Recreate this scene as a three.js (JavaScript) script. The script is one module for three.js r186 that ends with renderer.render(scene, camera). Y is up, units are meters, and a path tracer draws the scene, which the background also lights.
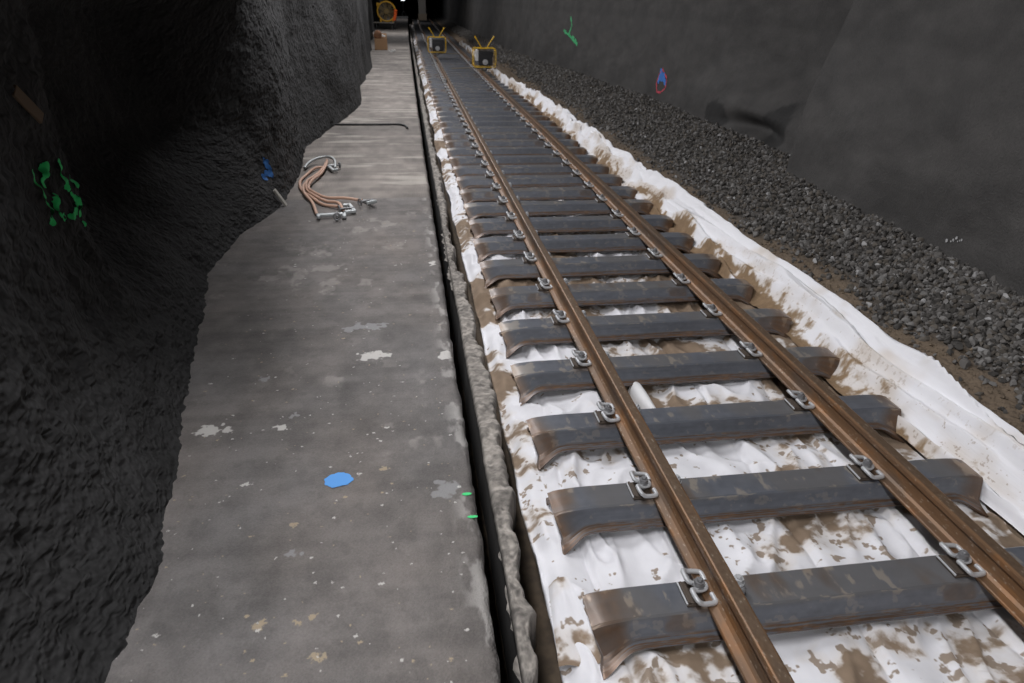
import * as THREE from 'three';
import { RectAreaLightUniformsLib } from 'three/addons/lights/RectAreaLightUniformsLib.js';
import { mergeGeometries, mergeVertices } from 'three/addons/utils/BufferGeometryUtils.js';
import { RoundedBoxGeometry } from 'three/addons/geometries/RoundedBoxGeometry.js';

// ---------------------------------------------------------------- camera, light, exposure
const scene = new THREE.Scene();
scene.background = new THREE.Color(0x000000);
const renderer = new THREE.WebGLRenderer({ antialias: true });
renderer.toneMapping = THREE.LinearToneMapping;
renderer.toneMappingExposure = 0.54;
renderer.shadowMap.enabled = true;
RectAreaLightUniformsLib.init();

const camera = new THREE.PerspectiveCamera(2 * Math.atan(341.5 / 683) * 180 / Math.PI, 1024 / 683, 0.05, 300);
{ // eye 1.94 m above the sleepers, on the walkway; looks 26.7 degrees down and 8.9 degrees to the right, rolled 1.2 degrees
  const p = 0.466015, w = 0.154791, r = 0.021747;
  const f = new THREE.Vector3(Math.sin(w) * Math.cos(p), -Math.sin(p), -Math.cos(w) * Math.cos(p));
  const rt = new THREE.Vector3(Math.cos(w), 0, Math.sin(w)), up = new THREE.Vector3().crossVectors(rt, f);
  const R = rt.clone().multiplyScalar(Math.cos(r)).addScaledVector(up, Math.sin(r));
  const U = up.clone().multiplyScalar(Math.cos(r)).addScaledVector(rt, -Math.sin(r));
  camera.quaternion.setFromRotationMatrix(new THREE.Matrix4().makeBasis(R, U, f.clone().negate()));
  camera.position.set(-1.5729, 1.9429, 0);
  scene.add(camera);
  camera.updateMatrixWorld(true);
}
camera.focus = 3.2;
camera.userData.fStop = 4;

// tunnel lamps on the left haunch of the vault, out of view: [z, strength]
const LAMP_X = -1.95, LAMP_Y = 3.5, LAMP_TILT = 0.5, LAMP_W = 0.25, LAMP_L = 1.8;
const LAMPS = [[6, 110], [2.6, 110], [-.8, 110], [-4.2, 110], [-7.6, 110], [-11, 110], [-14.4, 110], [-17.8, 110], [-22, 110], [-27, 110], [-38, 140], [-60, 40]];  // those behind the viewer added for sleeper fronts, weak last one for the cabinet
const LAMP_COLOR = 0xfcfbfe;

// ---------------------------------------------------------------- helpers
function mulberry(a) { return () => { a |= 0; a = a + 0x6D2B79F5 | 0; let t = Math.imul(a ^ a >>> 15, 1 | a); t = t + Math.imul(t ^ t >>> 7, 61 | t) ^ t; return ((t ^ t >>> 14) >>> 0) / 4294967296; }; }
const rand = mulberry(20741);
const hash = (x, y, s) => { let h = Math.imul(x, 374761393) + Math.imul(y, 668265263) + Math.imul(s, 982451653) | 0; h = Math.imul(h ^ h >>> 13, 1274126177); h = Math.imul(h ^ h >>> 15, 2246822519); return ((h ^ h >>> 16) >>> 0) / 4294967296; };
function vn(x, y, s = 0, px = 0, py = 0) { // value noise 0..1, periodic where px / py are given
  let xi = Math.floor(x), yi = Math.floor(y); const xf = x - xi, yf = y - yi;
  const u = xf * xf * xf * (xf * (xf * 6 - 15) + 10), v = yf * yf * yf * (yf * (yf * 6 - 15) + 10);
  let x1 = xi + 1, y1 = yi + 1;
  if (px) { xi = ((xi % px) + px) % px; x1 = ((x1 % px) + px) % px; }
  if (py) { yi = ((yi % py) + py) % py; y1 = ((y1 % py) + py) % py; }
  const a = hash(xi, yi, s), b = hash(x1, yi, s), c = hash(xi, y1, s), d = hash(x1, y1, s);
  return a + (b - a) * u + (c - a) * v + (a - b - c + d) * u * v;
}
function fbm(x, y, o = 4, s = 0, px = 0, py = 0) { let t = 0, a = .5, n = 0; for (let i = 0; i < o; i++) { t += a * vn(x, y, s + i * 17, px, py); n += a; a *= .5; x *= 2; y *= 2; px *= 2; py *= 2; } return t / n; }
const sm = (a, b, x) => { const t = Math.min(1, Math.max(0, (x - a) / (b - a))); return t * t * (3 - 2 * t); };
const lerp = (a, b, t) => a + (b - a) * t;
const clamp = (x, a, b) => Math.min(b, Math.max(a, x));
function curve(pts) { // smooth interpolation of [z, x] knots, z falling
  const P = pts.slice().sort((a, b) => a[0] - b[0]);
  return z => {
    if (z <= P[0][0]) return P[0][1]; const n = P.length - 1; if (z >= P[n][0]) return P[n][1];
    let i = 0; while (z > P[i + 1][0]) i++;
    const t = (z - P[i][0]) / (P[i + 1][0] - P[i][0]); return lerp(P[i][1], P[i + 1][1], t * t * (3 - 2 * t) * .5 + t * .5);
  };
}
const bend = z => z < 0 ? 9e-5 * z * z : 0;               // the slow curve of the track to the right
const used = {};
function numbered(n) { const k = used[n] = (used[n] ?? -1) + 1; return k ? `${n}_${String(k).padStart(3, '0')}` : n; }
function shadow(o) { o.traverse(c => { if (c.isMesh) { c.castShadow = c.receiveShadow = true; } }); return o; }
function mesh(name, geo, mat, parent) { const m = new THREE.Mesh(geo, mat); m.name = parent && parent !== scene ? name : numbered(name); m.castShadow = m.receiveShadow = true; (parent || scene).add(m); return m; }
function tag(o, label, category, group, kind) { o.userData.label = label; if (category) o.userData.category = category; if (group) o.userData.group = group; if (kind) o.userData.kind = kind; return o; }
function thing(name, label, category, pos = [0, 0, 0], turn = 0, group) { const o = new THREE.Group(); o.name = numbered(name); o.position.set(...pos); o.rotation.y = turn; scene.add(o); return tag(o, label, category, group); }
function struct(name, geo, mat, label, category) { const m = mesh(name, geo, mat); m.userData.kind = 'structure'; if (label) m.userData.label = label; if (category) m.userData.category = category; return m; }
function grid(us, vs, fn, flip) { // fn(u, v) -> [x, y, z, s, t]
  const nu = us.length, nv = vs.length, pos = new Float32Array(nu * nv * 3), uv = new Float32Array(nu * nv * 2), idx = [];
  for (let j = 0; j < nv; j++) for (let i = 0; i < nu; i++) { const p = fn(us[i], vs[j], i, j), k = j * nu + i; pos[k * 3] = p[0]; pos[k * 3 + 1] = p[1]; pos[k * 3 + 2] = p[2]; uv[k * 2] = p[3]; uv[k * 2 + 1] = p[4]; }
  for (let j = 0; j < nv - 1; j++) for (let i = 0; i < nu - 1; i++) { const a = j * nu + i, b = a + 1, c = a + nu, d = c + 1; flip ? idx.push(a, c, b, b, c, d) : idx.push(a, b, c, b, d, c); }
  const g = new THREE.BufferGeometry(); g.setAttribute('position', new THREE.BufferAttribute(pos, 3)); g.setAttribute('uv', new THREE.BufferAttribute(uv, 2)); g.setIndex(idx); g.computeVertexNormals(); return g;
}
function paintGeo(g, fn) { const p = g.attributes.position, c = new Float32Array(p.count * 3); for (let i = 0; i < p.count; i++) { const k = fn(p.getX(i), p.getY(i), p.getZ(i)); c.set(k, i * 3); } g.setAttribute('color', new THREE.BufferAttribute(c, 3)); return g; }
function steps(a, b, fn) { const o = [a]; let x = a; const s = Math.sign(b - a); for (; ;) { x += s * fn(x); if ((b - x) * s <= 0) break; o.push(x); } o.push(b); return o; }
const linspace = (a, b, n) => Array.from({ length: n + 1 }, (_, i) => a + (b - a) * i / n);
const box = (w, h, d, x = 0, y = 0, z = 0) => new THREE.BoxGeometry(w, h, d).translate(x, y, z);
const rbox = (w, h, d, r, x = 0, y = 0, z = 0) => new RoundedBoxGeometry(w, h, d, 2, r).translate(x, y, z);
const V = (x, y, z) => new THREE.Vector3(x, y, z);
function tube(pts, r, seg = 24, rs = 8, closed = false) { const c = new THREE.CatmullRomCurve3(pts.map(p => V(...p)), closed, 'centripetal'); return new THREE.TubeGeometry(c, seg, r, rs, closed); }
function rod(a, b, r, rs = 8) { return new THREE.TubeGeometry(new THREE.LineCurve3(V(...a), V(...b)), 1, r, rs); }
function dataTex(w, h, fn, srgb = true) { // fn(u, v) -> linear-free display values 0..1 [r, g, b] or a number
  const d = new Uint8Array(w * h * 4);
  for (let y = 0; y < h; y++) for (let x = 0; x < w; x++) { const c = fn((x + .5) / w, (y + .5) / h), k = (y * w + x) * 4; if (typeof c === 'number') d[k] = d[k + 1] = d[k + 2] = clamp(c, 0, 1) * 255; else { d[k] = clamp(c[0], 0, 1) * 255; d[k + 1] = clamp(c[1], 0, 1) * 255; d[k + 2] = clamp(c[2], 0, 1) * 255; } d[k + 3] = 255; }
  const t = new THREE.DataTexture(d, w, h); t.wrapS = t.wrapT = THREE.RepeatWrapping; t.magFilter = THREE.LinearFilter; t.minFilter = THREE.LinearMipmapLinearFilter; t.generateMipmaps = true; if (srgb) t.colorSpace = THREE.SRGBColorSpace; t.needsUpdate = true; return t;
}
const mixc = (a, b, t) => [lerp(a[0], b[0], t), lerp(a[1], b[1], t), lerp(a[2], b[2], t)];
const std = (o) => new THREE.MeshStandardMaterial(o);
const lin = (r, g, b) => new THREE.Color().setRGB(r, g, b);

// ---------------------------------------------------------------- surfaces of the place
// left wall: foot line of the shotcrete where it meets the walkway
const baseL = curve([[8, -2.45], [0, -2.42], [-1.39, -2.43], [-1.76, -2.41], [-2.22, -2.48], [-2.8, -2.6], [-3.78, -2.75], [-4.52, -2.89], [-5.38, -2.86], [-6.1, -2.68], [-7.17, -2.7], [-8.69, -2.72], [-11.14, -2.5], [-13.5, -2.42], [-16.47, -2.37], [-19, -2.5], [-23.67, -2.62], [-30, -2.85], [-42, -3.1], [-115, -3.1]]);
const skin = (z, y) => { const inBay = sm(-6.9, -6.0, z); return y + 1.1 * lerp(.05, .30, inBay) * (1 - Math.exp(-Math.max(0, y - .2) / .4)) + .36 * sm(-6.5, -5.6, z) * (1 - sm(-3.9, -2.9, z)) * sm(.35, 1.1, y); };
function xL(z, y) {
  const dy = Math.max(0, y - .2), inBay = sm(-6.9, -6.0, z);           // the bay beside the camera, z > -6.5
  const bat = lerp(.05, .30, inBay) * (1 - Math.exp(-dy / .4)), hol = .45 * sm(-6.5, -5.6, z) * (1 - sm(-3.9, -2.9, z)) * sm(.35, 1.1, y);
  let x = baseL(z) - bat - hol;                                        // battered foot, and a hollow in the bay
  x += (.44 + .62 * sm(-6.7, -6.1, z) * sm(-2.7, -3.7, z)) * sm(-7.0, -6.2, z) * sm(1.95, 2.35, y) * (1 - sm(2.7, 3.2, y)) + hol * sm(1.8, 2.3, y); // brow added out of view above the bay, shaped to shade it
  x += .10 * sm(1.9, 3.2, y) * (1 - inBay);
  x += .10 * Math.sin(z * .9 + y * .5) * sm(-7.2, -9, z) + .16 * (Math.abs(vn(z * .55, y * .3, 5) - .5) - .2) * sm(-7.2, -10, z);
  const s = skin(z, y);                                                // length along the skin
  x += .10 * (fbm(z * .9, s * .9, 2, 3) - .5) * sm(.2, .9, y) + .035 * (fbm(z * 4.2, s * 4.2, 2, 9) - .5) * sm(-30, -6, z) + .022 * (vn(z * 17, s * 17, 21) - .5) * sm(-16, -7, z) + .024 * (vn(z * 33, s * 33, 22) - .5) * sm(-9, -4, z);
  return x;
}
// right wall: foot line of the shotcrete at the top of the bank
const baseR = curve([[8, 2.0], [0, 2.05], [-3.4, 2.17], [-4.03, 2.25], [-5.25, 2.36], [-6.3, 2.42], [-6.9, 2.46], [-7.12, 2.80], [-7.5, 2.93], [-8.4, 2.95], [-10.5, 2.97], [-13.5, 2.96], [-16, 2.78], [-19.1, 2.55], [-22, 2.25], [-25, 2.08], [-44, 1.95], [-60, 2.1], [-115, 2.6]]);
function xR(z, y) {
  const near = sm(-7.2, -6.95, z);
  let x = baseR(z) + lerp(.07, .10, near) * (y - .3) + .22 * sm(.8, 2.3, y) * near * sm(-4.0, -7.0, z) + .42 * sm(-7.0, -7.25, z) * sm(-12, -8.6, z) * sm(.5, 1.3, y);
  x += .10 * (fbm(z * .7, y * .7, 2, 41) - .5) + .035 * (fbm(z * 2.6, y * 2.6, 3, 47) - .5) + .14 * (Math.abs(vn(z * .8, y * .25, 44) - .5) - .2) * sm(-14, -18, z);
  x += .3 * Math.exp(-((z + 8.9) ** 2 / .5 + (y - .42) ** 2 / .02)) * sm(.25, .4, y);   // hollow at the foot of the niche
  return x + .006 * (vn(z * 40, y * 40, 52) - .5);
}
const WALK_Y = .25, EDGE = -1.385;
const bankY = (x, z) => {
  const t = (x - 1.3) / (baseR(z) - 1.3);
  return lerp(-.17, .06, sm(.95, 1.3, x)) + .25 * sm(-.02, 1.05, t) + .035 * (fbm(x * 3, z * 3, 3, 61) - .5) + .012 * (vn(x * 22, z * 22, 63) - .5) * sm(1.4, 1.55, x) - .12 * sm(1.1, .9, x);
};

// ---------------------------------------------------------------- materials
const shotBump = dataTex(1024, 1024, (u, v) => { const a = vn(u * 70, v * 70, 1, 70, 70), b = vn(u * 150, v * 150, 2, 150, 150), c = fbm(u * 24, v * 24, 3, 3, 24, 24); return .45 * a + .2 * b + .35 * c; }, false);
const shotColor = dataTex(1024, 1024, (u, v) => { const a = fbm(u * 6, v * 6, 4, 11, 6, 6), b = vn(u * 180, v * 180, 12, 180, 180); const k = .78 + .28 * (a - .5) + .16 * (b - .5); return [k, k * .995, k * .985]; });
const shotSmoothBump = dataTex(1024, 1024, (u, v) => .6 * fbm(u * 30, v * 30, 4, 71, 30, 30) + .4 * vn(u * 220, v * 220, 74, 220, 220), false);
const rightColor = dataTex(1024, 1024, (u, v) => { const w = fbm(u * 5, v * 5, 3, 81, 5, 5); const a = fbm(u * 4 + w, v * 12 + w * 2, 4, 84, 0, 0) * 0 + fbm(u * 6, v * 14, 4, 84, 6, 14), b = vn(u * 200, v * 200, 87, 200, 200); const k = .76 + .26 * (a - .5) + .16 * (w - .5) + .1 * (b - .5); return [k, k * .985, k * .965]; });
const M = {
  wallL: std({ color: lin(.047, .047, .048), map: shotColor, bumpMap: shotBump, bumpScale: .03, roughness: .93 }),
  wallR: std({ color: lin(.080, .078, .077), map: rightColor, bumpMap: shotSmoothBump, bumpScale: .006, roughness: .8, vertexColors: true }),
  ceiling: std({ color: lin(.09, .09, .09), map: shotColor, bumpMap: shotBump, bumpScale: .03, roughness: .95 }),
};

// ---------------------------------------------------------------- room shell
{
  const zs = steps(8, -115, z => z > .5 ? .25 : z > -9 ? .028 : z > -18 ? .06 : z > -40 ? .2 : 1.5);
  const ys = steps(-.6, 3.2, y => y < .1 ? .15 : y < 2.1 ? .03 : .12);
  const g = grid(zs, ys, (z, y) => [xL(z, y), y, z, z / 2, skin(z, y) / 2], false);
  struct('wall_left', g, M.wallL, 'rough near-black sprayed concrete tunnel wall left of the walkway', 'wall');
  const zr = steps(8, -115, z => z > -1.5 ? .2 : z > -12 ? .05 : z > -26 ? .1 : z > -50 ? .3 : 1.5);
  const yr = steps(-.6, 3.2, y => y < .1 ? .15 : y < 2.1 ? .045 : .12);
  const gr = grid(zr, yr, (z, y) => [xR(z, y), y, z, z / 2, y / 2], true);
  paintGeo(gr, (x, y, z) => { // irregular darker patches at the foot of the niche
    const n = fbm(z * 3, y * 3, 3, 91) - .5;
    const d1 = Math.hypot((z + 8.35) / .42, (y - .55 - .35 * (z + 8.35)) / .26) + n * 1.1, d2 = Math.hypot((z + 10.0) / .33, (y - .45) / .17) + n;
    const k = 1 - .72 * Math.max(sm(1.02, .9, d1), sm(1.02, .9, d2));
    return [k, k, k];
  });
  struct('wall_right', gr, M.wallR, 'dark grey smooth sprayed concrete tunnel wall right of the ballast', 'wall');
  const zc = steps(8, -115, () => 1), ac = linspace(0, 1, 16);
  const gc = grid(zc, ac, (z, t) => { const a = xL(z, 3.2), b = xR(z, 3.2), th = Math.PI * t, cx = (a + b) / 2, rx = (b - a) / 2; return [cx - rx * Math.cos(th), 3.2 + 1.75 * Math.sin(th), z, z / 2, t * 3]; }, false);
  struct('ceiling', gc, M.ceiling, 'vaulted sprayed concrete tunnel roof', 'ceiling');
  // rock mass behind the lining, so that the shell has thickness
  const shell = std({ color: lin(.06, .06, .06), roughness: 1 });
  struct('wall_outer', mergeGeometries([box(.4, 7, 124, -4.9, 2.4, -53.5), box(.4, 7, 124, 4.9, 2.4, -53.5), box(10.2, .4, 124, 0, 5.6, -53.5)]), shell, 'rock behind the tunnel lining', 'rock');
  struct('wall_back', box(10, 7, .3, 0, 2.4, 8.1), M.ceiling, 'tunnel wall behind the viewer', 'wall');
  struct('wall_front', box(10, 7, .3, 0, 2.4, -115.1), M.ceiling, 'far dark end of the tunnel', 'wall');
  const soil = dataTex(512, 512, (u, v) => { const a = fbm(u * 20, v * 20, 4, 101, 20, 20); return mixc([.20, .17, .14], [.36, .31, .25], a); });
  const fs = soil.clone(); fs.repeat.set(1, 1);
  struct('floor', grid(linspace(-3.6, 3.6, 24), steps(8, -115, z => z > -10 ? .15 : 1), (x, z) => [x, -.75 + .04 * fbm(x * 5, z * 5, 3, 105), z, x, z], false), std({ map: fs, roughness: .95 }), 'dark soil bed of the tunnel', 'floor');
}

// ---------------------------------------------------------------- walkway
const blobs = []; // pale mortar splashes and crumbs on the slab: x, z, radius, tone, stretch
{
  const r = mulberry(77);
  const add = (x, z, s, c, e = 1) => blobs.push([x, z, s, c, e]);
  const pale = [.80, .79, .77], tan = [.66, .60, .50], grey = [.55, .55, .55];
  add(-2.47, -2.62, .034, pale, 1.8); add(-2.17, -2.61, .02, pale, 1.6); add(-2.13, -2.70, .018, grey, 1.2); add(-1.79, -3.23, .05, pale, 1.7); add(-2.25, -2.22, .012, pale, 1.4);
  add(-2.08, -1.53, .017, tan); add(-2.02, -1.82, .024, grey); add(-1.97, -1.53, .012, tan); add(-1.93, -1.55, .014, tan); add(-2.04, -1.97, .014, tan); add(-1.73, -2.26, .014, tan, 1.5); add(-1.82, -2.24, .010, pale); add(-1.43, -3.21, .06, pale, .5); add(-1.44, -4.6, .06, pale, .5); add(-1.50, -2.1, .05, grey); add(-1.9, -1.4, .015, tan, 1.6); add(-1.88, -3.6, .05, grey, 2); add(-2.33, -3.05, .03, grey, 1);
  for (let i = 0; i < 700; i++) add(lerp(-2.6, -1.42, r()), lerp(-1.1, -6, Math.pow(r(), 1.4)), .0018 + .0055 * r() * r(), r() < .5 ? tan : pale, .7 + r());
}
{
  const X0 = -3.2, X1 = EDGE, ZA = .6, ZB = -6.4;
  const W = 768, H = 2048, W0 = X1 - X0, L0 = ZA - ZB;
  const slabTone = (x, z) => {
    const a = fbm(x * 1.6, z * .9, 4, 201), b = fbm(x * 11, z * 9, 4, 207), c = vn(x * 260, z * 260, 214), s = fbm(x * 1.2, z * 14, 3, 216);
    const g = .415 + .11 * (a - .5) + .12 * (b - .5) + .05 * (c - .5) + .08 * (s - .5);
    let col = mixc([g * 1.05, g * .985, g * .935], [g * .99, g * .97, g * .96], fbm(x * 2.2, z * 1.6, 3, 220));
    const w = sm(.60, .74, fbm(x * 9 + 5, z * 7, 5, 230)) * .35 * sm(.45, .7, fbm(x * 1.3, z * 1.1, 2, 233)); col = mixc(col, [.72, .70, .67], w);
    const dk = sm(.64, .8, fbm(x * 26, z * 26, 3, 240)) * .14; col = mixc(col, [.27, .26, .25], dk);
    // white lime bloom and scuffs along the broken arris
    const ed = sm(-1.50, -1.40, x) * sm(.5, .68, fbm(x * 20, z * 9, 4, 244)); col = mixc(col, [.74, .73, .71], ed * .6);
    return col;
  };
  const px = new Uint8Array(W * H * 4);
  for (let j = 0; j < H; j++) for (let i = 0; i < W; i++) { const c = slabTone(X0 + W0 * (i + .5) / W, ZA - L0 * (j + .5) / H), k = (j * W + i) * 4; px[k] = clamp(c[0], 0, 1) * 255; px[k + 1] = clamp(c[1], 0, 1) * 255; px[k + 2] = clamp(c[2], 0, 1) * 255; px[k + 3] = 255; }
  for (const [bx, bz, s, c, e] of blobs) {
    const i0 = Math.floor((bx - 2.5 * s * e - X0) / W0 * W), i1 = Math.ceil((bx + 2.5 * s * e - X0) / W0 * W), j0 = Math.floor((ZA - bz - 2.5 * s) / L0 * H), j1 = Math.ceil((ZA - bz + 2.5 * s) / L0 * H);
    for (let j = Math.max(0, j0); j <= Math.min(H - 1, j1); j++) for (let i = Math.max(0, i0); i <= Math.min(W - 1, i1); i++) {
      const x = X0 + W0 * (i + .5) / W, z = ZA - L0 * (j + .5) / H; const n = fbm((x - bx) / s * 1.3 + bx * 31, (z - bz) / s * 1.3 + bz * 17, 3, 251) - .5;
      const d = Math.hypot((x - bx) / (s * e), (z - bz) / s) + n * 2.2; const t = sm(1.05, .75, d) * .85; if (t <= 0) continue;
      const k = (j * W + i) * 4; for (let q = 0; q < 3; q++) px[k + q] = lerp(px[k + q], c[q] * 255, t);
    }
  }
  const t1 = new THREE.DataTexture(px, W, H); t1.magFilter = THREE.LinearFilter; t1.minFilter = THREE.LinearMipmapLinearFilter; t1.generateMipmaps = true; t1.colorSpace = THREE.SRGBColorSpace; t1.needsUpdate = true;
  const b1 = dataTex(1024, 1024, (u, v) => .5 * fbm(u * 40, v * 40, 4, 261, 40, 40) + .5 * vn(u * 250, v * 250, 266, 250, 250), false);
  const edgeX = z => EDGE + bend(z) + .012 * (fbm(z * 6, 1, 3, 271) - .5) + .010 * (vn(z * 22, 3, 274) - .5);
  const top = (x, z) => WALK_Y + .006 * (fbm(x * 3, z * 3, 3, 281) - .5) + .003 * (fbm(x * 18, z * 18, 2, 284) - .5);
  const us = [...linspace(0, .97, 60), .985, 1, 1.0001, 1.0002];
  const build = (zs, uvf) => grid(us, zs, (u, z) => { const e = edgeX(z), x0 = X0 + bend(z) * 0; const uu = Math.min(u, 1), x = lerp(x0, e, uu); let y = top(x, z); if (u === 1) y -= .008; if (u > 1.00005) y -= .10; if (u > 1.00015) y -= .8; return [u > 1 ? e + .004 : x, y, z, ...uvf(x, z, u)]; }, false);
  const g1 = build(steps(ZA, ZB, () => .035), (x, z, u) => [(x - X0) / W0, (ZA - z) / L0]);
  const slab = struct('walkway_slab', g1, std({ map: t1, bumpMap: b1.clone(), bumpScale: .004, roughness: .86 }), 'bare grey concrete walkway along the left wall, near half', 'walkway');
  slab.material.bumpMap.repeat.set(2, 7); slab.material.bumpMap.needsUpdate = true;
  const t2 = dataTex(512, 2048, (u, v) => { const x = X0 + u * 1.83, z = -v * 20; const a = fbm(x * 1.6, z * .9, 4, 301, 0, 18), b = fbm(x * 9, z * 4, 4, 307, 0, 80), s = fbm(x * .8, z * 7, 3, 310, 0, 140); const g = .465 + .14 * (a - .5) + .15 * (b - .5) + .15 * (s - .5); let c = [g * 1.04, g * .985, g * .935]; const wh = sm(.6, .74, fbm(x * 1.3, z * 5, 4, 317, 0, 100)) * .5; return mixc(c, [.74, .72, .68], wh); });
  const farM = std({ map: t2, bumpMap: b1, bumpScale: .004, roughness: .86 });
  const g2 = build(steps(ZB, -114, z => z > -25 ? .15 : 1), (x, z) => [(x - X0) / 1.83, -z / 20]);
  struct('walkway_slab', g2, farM, 'bare grey concrete walkway along the left wall, far half', 'walkway');
  const g3 = build(steps(8, ZA, () => .5), (x, z) => [(x - X0) / 1.83, -z / 20]);
  struct('walkway_slab', g3, farM, 'bare grey concrete walkway behind the viewer', 'walkway');

  // sprayed marking paint lying on the slab
  const blot = (cx, cz, rx, rz, seed, n = 40) => { const s = new THREE.Shape(); for (let i = 0; i <= n; i++) { const a = i / n * Math.PI * 2, r = 1 + .28 * (fbm(Math.cos(a) * 2 + 9, Math.sin(a) * 2 + 9, 3, seed) - .5) + .12 * (vn(i * .9, 1, seed, 36) - .5); const x = rx * r * Math.cos(a), y = rz * r * Math.sin(a); i ? s.lineTo(x, y) : s.moveTo(x, y); } return new THREE.ExtrudeGeometry(s, { depth: .0012, bevelEnabled: false }).rotateX(-Math.PI / 2).translate(cx, WALK_Y + .0018, cz); };
  const bluePaint = std({ color: lin(.10, .32, .72), roughness: .8 }), greenPaint = std({ color: lin(.06, .62, .20), roughness: .8 });
  const bp = mesh('blue_paint_spot', blot(-1.903, -2.205, .055, .043, 401), bluePaint); tag(bp, 'bright blue oval paint spot sprayed on the concrete walkway', 'paint mark');
  const g_1 = mesh('green_paint_dash', blot(-1.413, -2.06, .018, .008, 403, 16).translate(0, .001, 0), greenPaint); tag(g_1, 'short green paint dash at walkway edge, the farther of two', 'paint mark');
  const g_2 = mesh('green_paint_dash', blot(-1.403, -1.93, .018, .007, 405, 16).translate(0, .001, 0), greenPaint); tag(g_2, 'short green paint dash at walkway edge, the nearer of two', 'paint mark');
}

// broken concrete kerb between the walkway and the track bed, with open gaps on both sides
{
  const tx = dataTex(512, 1024, (u, v) => { const a = fbm(u * 5, v * 40, 4, 501, 5, 40), b = fbm(u * 30, v * 240, 3, 505, 30, 240); const g = .50 + .22 * (a - .5) + .40 * (b - .5); return [g * 1.02, g * .98, g * .93]; });
  const kerbR = curve([[1, -1.235], [-1.5, -1.235], [-1.8, -1.20], [-2.0, -1.21], [-2.6, -1.18], [-3.5, -1.15], [-4.5, -1.18], [-5.6, -1.21], [-7, -1.2], [-60, -1.2]]);
  const half = (z, s) => s < 0 ? -1.278 + bend(z) + .012 * (fbm(z * 3, 2, 3, 511) - .5) : kerbR(z) + bend(z) + .05 * (fbm(z * 1.7, 7, 4, 515) - .5) + .045 * (vn(z * 9, 4, 519) - .5) + .02 * (vn(z * 31, 4, 520) - .5);
  const us = linspace(0, 1, 12), prof = [...us, 1.001, 1.002];
  struct('floor_keel', grid([0, 1, 2, 3], steps(.8, -60, z => z > -10 ? .1 : 1), (u, z) => [lerp(half(z, -1) + .03, half(z, 1) - .02, u / 3) + .01 * (vn(z * 8, u, 539) - .5), u === 0 || u === 3 ? -.8 : -.13, z, u, z], false), std({ color: lin(.022, .019, .016), roughness: 1 }), 'soil keel under the broken kerb, near black to paint the shade of the gap', 'ground');  // keel added under the kerb; its near-black colour paints the gap's shade
  const g = grid([-.002, -.001, ...prof], steps(.8, -60, z => z > -10 ? .022 : z > -20 ? .1 : .5), (u, z) => {
    const a = half(z, -1), b = half(z, 1), t = clamp(u, 0, 1), x = lerp(a, b, t); const rough = .032 * (fbm(x * 40, z * 30, 4, 523) - .5) + .02 * (fbm(x * 6, z * 3, 3, 527) - .5);
    let y = -.07 + rough - .03 * Math.pow(Math.abs(t - .5) * 2, 9); if (u === -.001) y -= .03; if (u === -.002) y -= .06; if (u === 1.001) y -= .1 + .1 * vn(z * 9, 2, 531); if (u === 1.002) y -= .14;
    return [u > 1 ? x + .02 * (vn(z * 12, u * 9, 533) - .5) - (u > 1.0015 ? .05 : 0) : u < -.0015 ? x + .05 : u < 0 ? x + .02 : x, y, z, t * .12, z / 5];
  }, false);
  struct('concrete_kerb', g, std({ map: tx, roughness: .95 }), 'rough broken strip of old concrete between two dark gaps beside the walkway', 'kerb');
}

// ---------------------------------------------------------------- bank on the right: earth, then crushed ballast up to the wall
const bankTone = (x, z) => sm(-.10, .1, (x - 1.55 - .16 * (fbm(x * 2, z * 1.6, 3, 611) - .5) * 2 - .10 * sm(-3.5, -6, z) * 0));
{
  const g = grid(linspace(0, 1, 80), steps(1, -115, z => z > -9 ? .035 : z > -20 ? .08 : z > -45 ? .3 : 2), (u, z) => { const x = lerp(.98 + bend(z), baseR(z) + .35, u); return [x, bankY(x - bend(z) * .5, z), z, x, z]; }, false);
  paintGeo(g, (x, y, z) => { const n = .75 + .5 * fbm(x * 14, z * 14, 3, 621); const t = bankTone(x, z); const c = mixc([.145, .108, .074], [.075, .068, .06], t); return c.map(q => q * n); });
  const bb = dataTex(512, 512, (u, v) => fbm(u * 40, v * 40, 4, 631, 40, 40), false);
  struct('floor_bank', g, std({ vertexColors: true, bumpMap: bb, bumpScale: .02, roughness: .97 }), 'brown earth bank rising under the ballast to the right wall', 'ground');
}

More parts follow.
